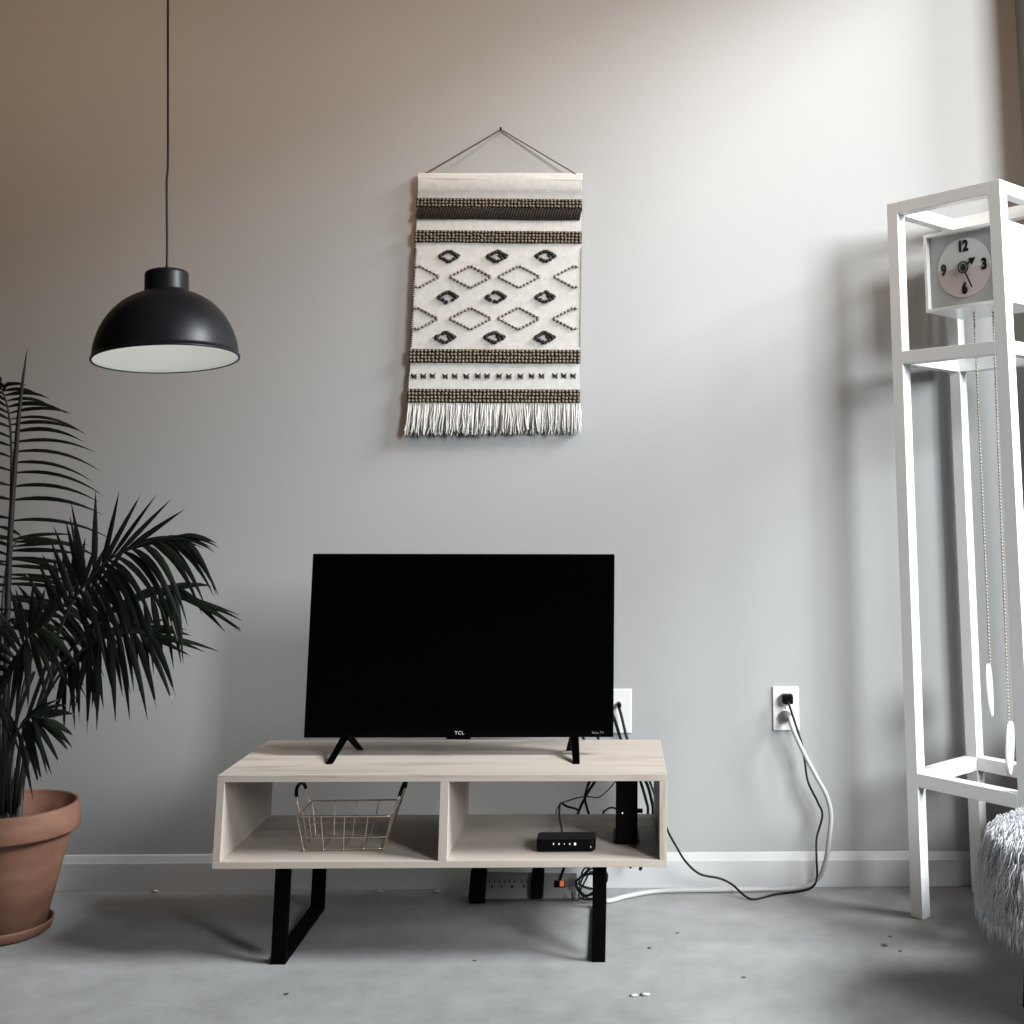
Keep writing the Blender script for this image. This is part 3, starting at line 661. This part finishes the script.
# ------------------------------------------------------------------ plaster crumbs
def crumb(x, y, s, label, flat=.5, grp='plaster crumbs on the floor'):
    b = MB(); b.ball((x, y, s*flat*.8), s, 9, 6, 0, (1.4, .9, flat*.8))
    for v in b.v:
        v += V((random.uniform(-1, 1), random.uniform(-1, 1), 0))*s*.3; v.z = max(0, v.z*random.uniform(.7, 1.15))
    o = b.build('plaster_crumb', M['plaster'], None); tag(o, label, 'crumb', grp); recentre(o, (x, y, 0)); return o
crumb(.768, 2.995, .0090, 'white plaster crumb on the floor beside the foot of the clock', .5)
crumb(.046, 2.530, .0060, 'white plaster crumb on the open floor, left one of two side by side')
crumb(.070, 2.533, .0068, 'white plaster crumb on the open floor, right one of two side by side')
for px, nm in ((155, 'white plaster flake at the baseboard nearest the terracotta pot'), (380, 'white plaster flake at the baseboard seen under the left bay'), (437, 'white plaster flake at the baseboard seen under the console divider')):
    p = atz(px, 892.5, 0); crumb(p.x, p.y, .0065, nm, .6)

# ------------------------------------------------------------------ potted palm
PC = V((-1.418, 2.905, 0))
pl_ = thing('potted_palm', PC, 'dark green potted palm in a terracotta pot at the left edge', 'potted plant')
pot = MB()
pot.lathe([(.0, .012), (.088, .012), (.0925, .016), (.131, .212), (.133, .220), (.147, .2225), (.1495, .227), (.1445, .276), (.1425, .281), (.137, .2825), (.1325, .280), (.131, .220), (.0, .220)], PC, 72)
pot.build('pot', M['terracotta'], pl_)
sd = MB(); sd.lathe([(0, 0), (.096, 0), (.105, .006), (.108, .020), (.109, .024), (.106, .026), (.103, .023), (.099, .013), (.0, .012)], PC, 72)
sd.build('saucer', M['terracotta'], pl_)
so_ = MB(); nn = 26
so_.lathe([(.1305, .2215), (.10, .224), (.06, .228), (.02, .230), (0, .230)], PC, 40); so_.build('soil', M['soil'], pl_)

def leaflet(mb, base, d, L, w, droop, nref, tipdry=False, seg=8, curl=0.):
    d = V(d).normalized(); base = V(base); pts = []
    for i in range(seg+1):
        s = i/seg; pts.append(base+d*(L*s)+V((0, 0, -droop*L*s**2.1))+V((curl*L*s*s, 0, 0)))
    # keep the true length after the droop
    vs = []
    for i, p in enumerate(pts):
        s = i/seg; t = (pts[min(i+1, seg)]-pts[max(i-1, 0)]).normalized()
        sd_ = t.cross(nref).normalized(); n2 = sd_.cross(t)
        ww = w*(.35+.65*min(1, s/.22))*max(.04, 1-max(0, (s-.35)/.65)**1.6)
        vs += [p-sd_*ww-n2*ww*.25, p+n2*ww*.12, p+sd_*ww-n2*ww*.25]
    for i in range(seg):
        mi = 1 if (tipdry and i >= seg-1) else 0
        o = i*3; mb.add([vs[o+k] for k in range(6)], [(0, 1, 4, 3), (1, 2, 5, 4)], mi, True)
def frond(path, groups, r=.0045, dry=.08, nstart=0.):
    """path: (px, py, Y) down the middle rib; groups of leaflets as
       (t0, t1, n, angle0, angle1, len0, lenmid, len1, depth direction, droop, width)"""
    pts = spline([at(*p) for p in path], 10); k = len(pts)-1
    lf = MB()
    for (t0, t1, n_, a0, a1, l0, lm, l1, yd, dr, w_) in groups:
        for i in range(n_):
            s = i/max(1, n_-1); t = t0+(t1-t0)*s+random.uniform(-.004, .004); f = max(0, min(k-1e-6, t*k)); j = int(f)
            base = lerp(pts[j], pts[j+1], f-j)
            a = math.radians(a0+(a1-a0)*s+random.uniform(-3, 3)); L = (l0*(1-s)**2+2*(2*lm-.5*(l0+l1))*s*(1-s)+l1*s*s)/400.*random.uniform(.93, 1.05)
            d = V((math.cos(a), yd+random.uniform(-.12, .12), math.sin(a)))
            nr_ = V((random.uniform(-.25, .25), -1, random.uniform(.2, .7))).normalized()
            leaflet(lf, base, d, L, w_*random.uniform(.85, 1.1), dr*random.uniform(.8, 1.2), nr_, random.random() < dry)
    k0_ = int(k*.22); lf.tube(pts[k0_:], [r*.8*(1-.75*i/k) for i in range(k0_, k+1)], 6, 2)
    fo = lf.build('frond', [M['leaf'], M['leaf_tip'], M['stalk']], pl_)
    rad = [r*(1-.75*i/k) for i in range(k+1)]
    MB().tube(pts, rad, 8).build('stalk', M['stalk'], fo)
    return fo
Yp = 2.90
# unopened spear
spr = MB(); pts = spline([at(5, 812, 2.90), at(6, 690, 2.90), at(9, 560, 2.88), at(16, 450, 2.86), at(21, 395, 2.855), at(27, 350, 2.85)], 8); k = len(pts)-1
spr.tube(pts, [.0085*(1-(i/k))**.55+.0006 for i in range(k+1)], 8); spr.build('spear_leaf', M['stalk'], pl_)
# tall arching frond at the frame edge
frond([(8, 812, 2.92), (7, 700, 2.96), (8, 600, 2.98), (11, 500, 2.98), (11, 440, 2.97), (7, 405, 2.96), (-2, 380, 2.95)],
      [(.30, .955, 21, 2, 20, 92, 96, 32, -.12, .36, .0056), (.32, .93, 18, 176, 140, 60, 70, 45, -.1, .35, .0054), (.93, 1., 4, 60, 130, 20, 18, 16, -.3, .6, .009)], .006, .04)
frond([(3, 812, 2.93), (0, 700, 3.0), (2, 610, 3.03), (8, 560, 3.04), (20, 535, 3.04)],
      [(.45, .98, 11, -4, 8, 80, 88, 60, -.05, .16, .0058), (.5, 1., 8, 175, 150, 50, 60, 40, 0, .3, .0055)], .005, .05)
# broad frond leaning right, upper leaflets stand up, lower ones hang
frond([(14, 812, 2.90), (22, 740, 2.86), (45, 668, 2.80), (70, 606, 2.76), (92, 576, 2.73), (115, 556, 2.71), (150, 541, 2.69), (180, 535, 2.68)],
      [(.40, .53, 6, 124, 112, 58, 68, 72, .10, .02, .0072), (.53, .64, 3, 104, 80, 76, 78, 74, .05, .0, .0066), (.64, .76, 4, 64, 40, 74, 74, 70, .0, .05, .0066), (.72, 1., 8, 30, 2, 72, 60, 36, -.1, .34, .0056),
       (.62, .98, 12, -20, -14, 62, 62, 48, -.25, .80, .0075), (.46, .66, 7, -48, -35, 56, 62, 66, -.3, .6, .0075)], .0058, .06)
# second right-hand frond, carried lower
frond([(18, 812, 2.92), (30, 745, 2.88), (58, 668, 2.83), (100, 622, 2.79), (140, 600, 2.76), (180, 588, 2.74)],
      [(.90, 1., 6, -6, -32, 78, 76, 62, -.05, .12, .0066), (.62, .97, 10, -64, -66, 58, 56, 52, -.25, .30, .0075), (.52, .95, 11, 58, 20, 44, 50, 40, .15, .25, .0066), (.42, .62, 7, -75, -65, 56, 60, 60, -.1, .2, .0075)], .0055, .10)
# drooping frond below it
frond([(20, 812, 2.89), (28, 750, 2.85), (50, 690, 2.80), (85, 648, 2.76), (120, 634, 2.74), (150, 634, 2.73)],
      [(.62, 1., 8, -82, -48, 58, 62, 56, -.2, .28, .0076), (.93, 1., 3, -14, -6, 58, 60, 62, .0, .12, .0058), (.45, .95, 11, 50, 12, 50, 54, 46, .2, .25, .0068), (.5, .68, 4, -100, -88, 44, 50, 54, -.1, .1, .0072)], .005, .35)
# inner frond behind, pointing up and right
frond([(8, 812, 2.93), (14, 740, 2.96), (28, 670, 2.99), (48, 622, 3.0), (72, 598, 3.0), (100, 585, 3.0)],
      [(.5, .98, 13, 140, 60, 50, 62, 55, .05, .08, .0075), (.5, .98, 13, -40, -20, 60, 66, 50, -.1, .4, .0078)], .005, .08)
# low frond near the rim
frond([(10, 812, 2.86), (10, 770, 2.81), (16, 735, 2.77), (30, 717, 2.74), (45, 719, 2.73)],
      [(.62, 1., 6, -60, -18, 50, 46, 30, -.1, .2, .0068), (.55, .95, 6, 60, 20, 30, 36, 30, .1, .3, .0062), (.55, .8, 3, -72, -66, 62, 58, 52, -.1, .05, .006)], .0042, .5)
# fronds to the left, mostly outside the frame
frond([(0, 812, 2.90), (-6, 740, 2.85), (-18, 670, 2.80), (-45, 625, 2.76), (-80, 605, 2.74)],
      [(.5, 1., 14, 50, 120, 64, 70, 50, -.15, .2, .0075), (.4, 1., 13, -30, -150, 60, 66, 50, -.2, .35, .0078)], .005, .08)
frond([(6, 812, 2.88), (8, 735, 2.82), (10, 680, 2.76), (22, 645, 2.72), (40, 628, 2.70)],
      [(.5, 1., 12, 165, 60, 52, 58, 44, -.1, .15, .0075), (.5, 1., 12, -150, -30, 46, 52, 44, -.15, .3, .0078)], .0048, .08)
# bare leaf stalks in the clump
for path in ([(18, 814, 2.87), (24, 760, 2.84), (40, 700, 2.80), (62, 640, 2.77)], [(2, 814, 2.87), (6, 765, 2.84), (18, 715, 2.80), (34, 672, 2.77)], [(14, 814, 2.95), (26, 770, 2.96), (44, 705, 2.95), (56, 662, 2.93)]):
    pts = spline([at(*p) for p in path], 8); MB().tube(pts, [.0042]*len(pts), 8).build('stem', M['stalk'], pl_)
for (px, Y, h_, r_) in ((4, 2.89, 62, .015), (14, 2.93, 50, .012), (-8, 2.91, 66, .015), (19, 2.87, 40, .009)):
    p0 = at(px, 818, Y); p0.z = .24; p1 = at(px+2, 818-h_, Y)
    MB().tube([p0, lerp(p0, p1, .3), lerp(p0, p1, .7), p1], [r_, r_*.95, r_*.7, r_*.3], 10).build('sheath', M['sheath'], pl_)

# ------------------------------------------------------------------ fur stool at the right edge
SC = V((.955, 2.37, 0)); SR = .215
st = thing('fur_stool', SC, 'round stool draped in shaggy white fur at the right edge', 'stool')
cu = MB(); prof_ = [(0, .368), (.10, .366), (.145, .357), (.180, .335), (.200, .300), (.207, .265), (.205, .235), (.198, .21), (.18, .205), (0, .205)]
cu.lathe([(r, z) for r, z in reversed(prof_)], SC, 40); cs_ = cu.build('seat', M['fur_base'], st)
fur = MB(); rnd = random.Random(3)
for i in range(20000):
    a = rnd.uniform(0, 2*math.pi); u = rnd.random()
    if u < .42: r = .19*math.sqrt(rnd.random()); z = .368-.034*(r/.19)**3; nz = V((math.cos(a)*r/.19*.9, math.sin(a)*r/.19*.9, 1)).normalized()
    else:
        z = rnd.uniform(.205, .335); r = .206-.026*max(0, (z-.275)/.06)**2; nz = V((math.cos(a), math.sin(a), .25)).normalized()
    if math.cos(a)*.9 > .55 and u > .42 and rnd.random() < .5: continue
    b0 = SC+V((r*math.cos(a), r*math.sin(a), z)); L = rnd.uniform(.035, .062)
    tn = V((-math.sin(a), math.cos(a), 0))
    out = (nz*.38+V((math.cos(a), math.sin(a), 0))*.25+tn*rnd.gauss(0, .22)+V((0, 0, rnd.gauss(0, .2)))).normalized()
    clump = .12*math.sin(a*31+z*40+2*math.sin(a*9))
    p1 = b0+out*L*.4+tn*clump*L*.3; p2 = p1+(out*.35+V((0, 0, -.75))+tn*(clump+rnd.gauss(0, .2))).normalized()*L*.4; p3 = p2+(out*.1+V((0, 0, -1))+tn*(clump*1.2)).normalized()*L*.35
    w_ = rnd.uniform(.0006, .0012); vs = []
    for p, ww in ((b0, w_), (p1, w_*.9), (p2, w_*.6)):
        vs += [p+tn*ww, p-tn*ww*.5+nz*ww*.86, p-tn*ww*.5-nz*ww*.86]
    vs.append(p3)
    fur.add(vs, [(0, 1, 4, 3), (1, 2, 5, 4), (2, 0, 3, 5), (3, 4, 7, 6), (4, 5, 8, 7), (5, 3, 6, 8), (6, 7, 9), (7, 8, 9), (8, 6, 9)], 0, True)
fo_ = fur.build('fur', M['fur'], st); fo_['kind'] = 'stuff'
for a in (45, 135, 225, 315):
    a = math.radians(a+8); p1 = SC+V((.155*math.cos(a), .155*math.sin(a), 0)); p0 = SC+V((.13*math.cos(a), .13*math.sin(a), .207))
    MB().tube([p1, p0], [.011, .016], 12).build('leg', M['black_steel'], st)

# ------------------------------------------------------------------ light
def area(name, loc, to, energy, sx, sy, col):
    l = bpy.data.lights.new(name, 'AREA'); l.energy = energy; l.shape = 'RECTANGLE'; l.size = sx; l.size_y = sy; l.color = col
    o = bpy.data.objects.new(name, l); COL.objects.link(o); o.location = loc
    o.rotation_euler = (V(to)-V(loc)).to_track_quat('-Z', 'Y').to_euler(); return o
area('sky_daylight', (6.0, -5.6, 4.8), (0, 3.2, 1.1), 2250, 4.0, 4.0, (.92, .97, 1.0))
area('sky_daylight', (8.6, .2, 7.6), (-.6, 2.9, .6), 3050, 3.4, 3.4, (.92, .97, 1.0))
area('added_warm_fill', (-.2, 1.9, 3.45), (-.2, 3.2, 2.0), 10.5, 4.4, .15, (1, .66, .41)).data.spread = math.radians(60)  # unseen fill added to tint the upper wall warm, no fixture behind it
bl_ = bpy.data.lights.new('shade_fill', 'POINT'); bl_.energy = .16; bl_.shadow_soft_size = .02; bl_.color = (1, .97, .92)  # weak fill added inside the shade to brighten its white lining
bo_ = bpy.data.objects.new('shade_fill', bl_); COL.objects.link(bo_); bo_.location = rc+V((-.004, .001, .022))
w = bpy.data.worlds.new('sky'); sc.world = w; w.use_nodes = True
bg = w.node_tree.nodes['Background']; bg.inputs[0].default_value = (.95, .97, 1.0, 1); bg.inputs[1].default_value = .02
sc.view_settings.view_transform = 'Standard'; sc.view_settings.look = 'None'; sc.view_settings.gamma = 1
sc.view_settings.exposure = .1; sc.view_settings.use_curve_mapping = False
try:
    sc.cycles.use_denoising = True; sc.cycles.denoiser = 'OPENIMAGEDENOISE'; sc.cycles.max_bounces = 10; sc.cycles.diffuse_bounces = 6
except Exception: pass
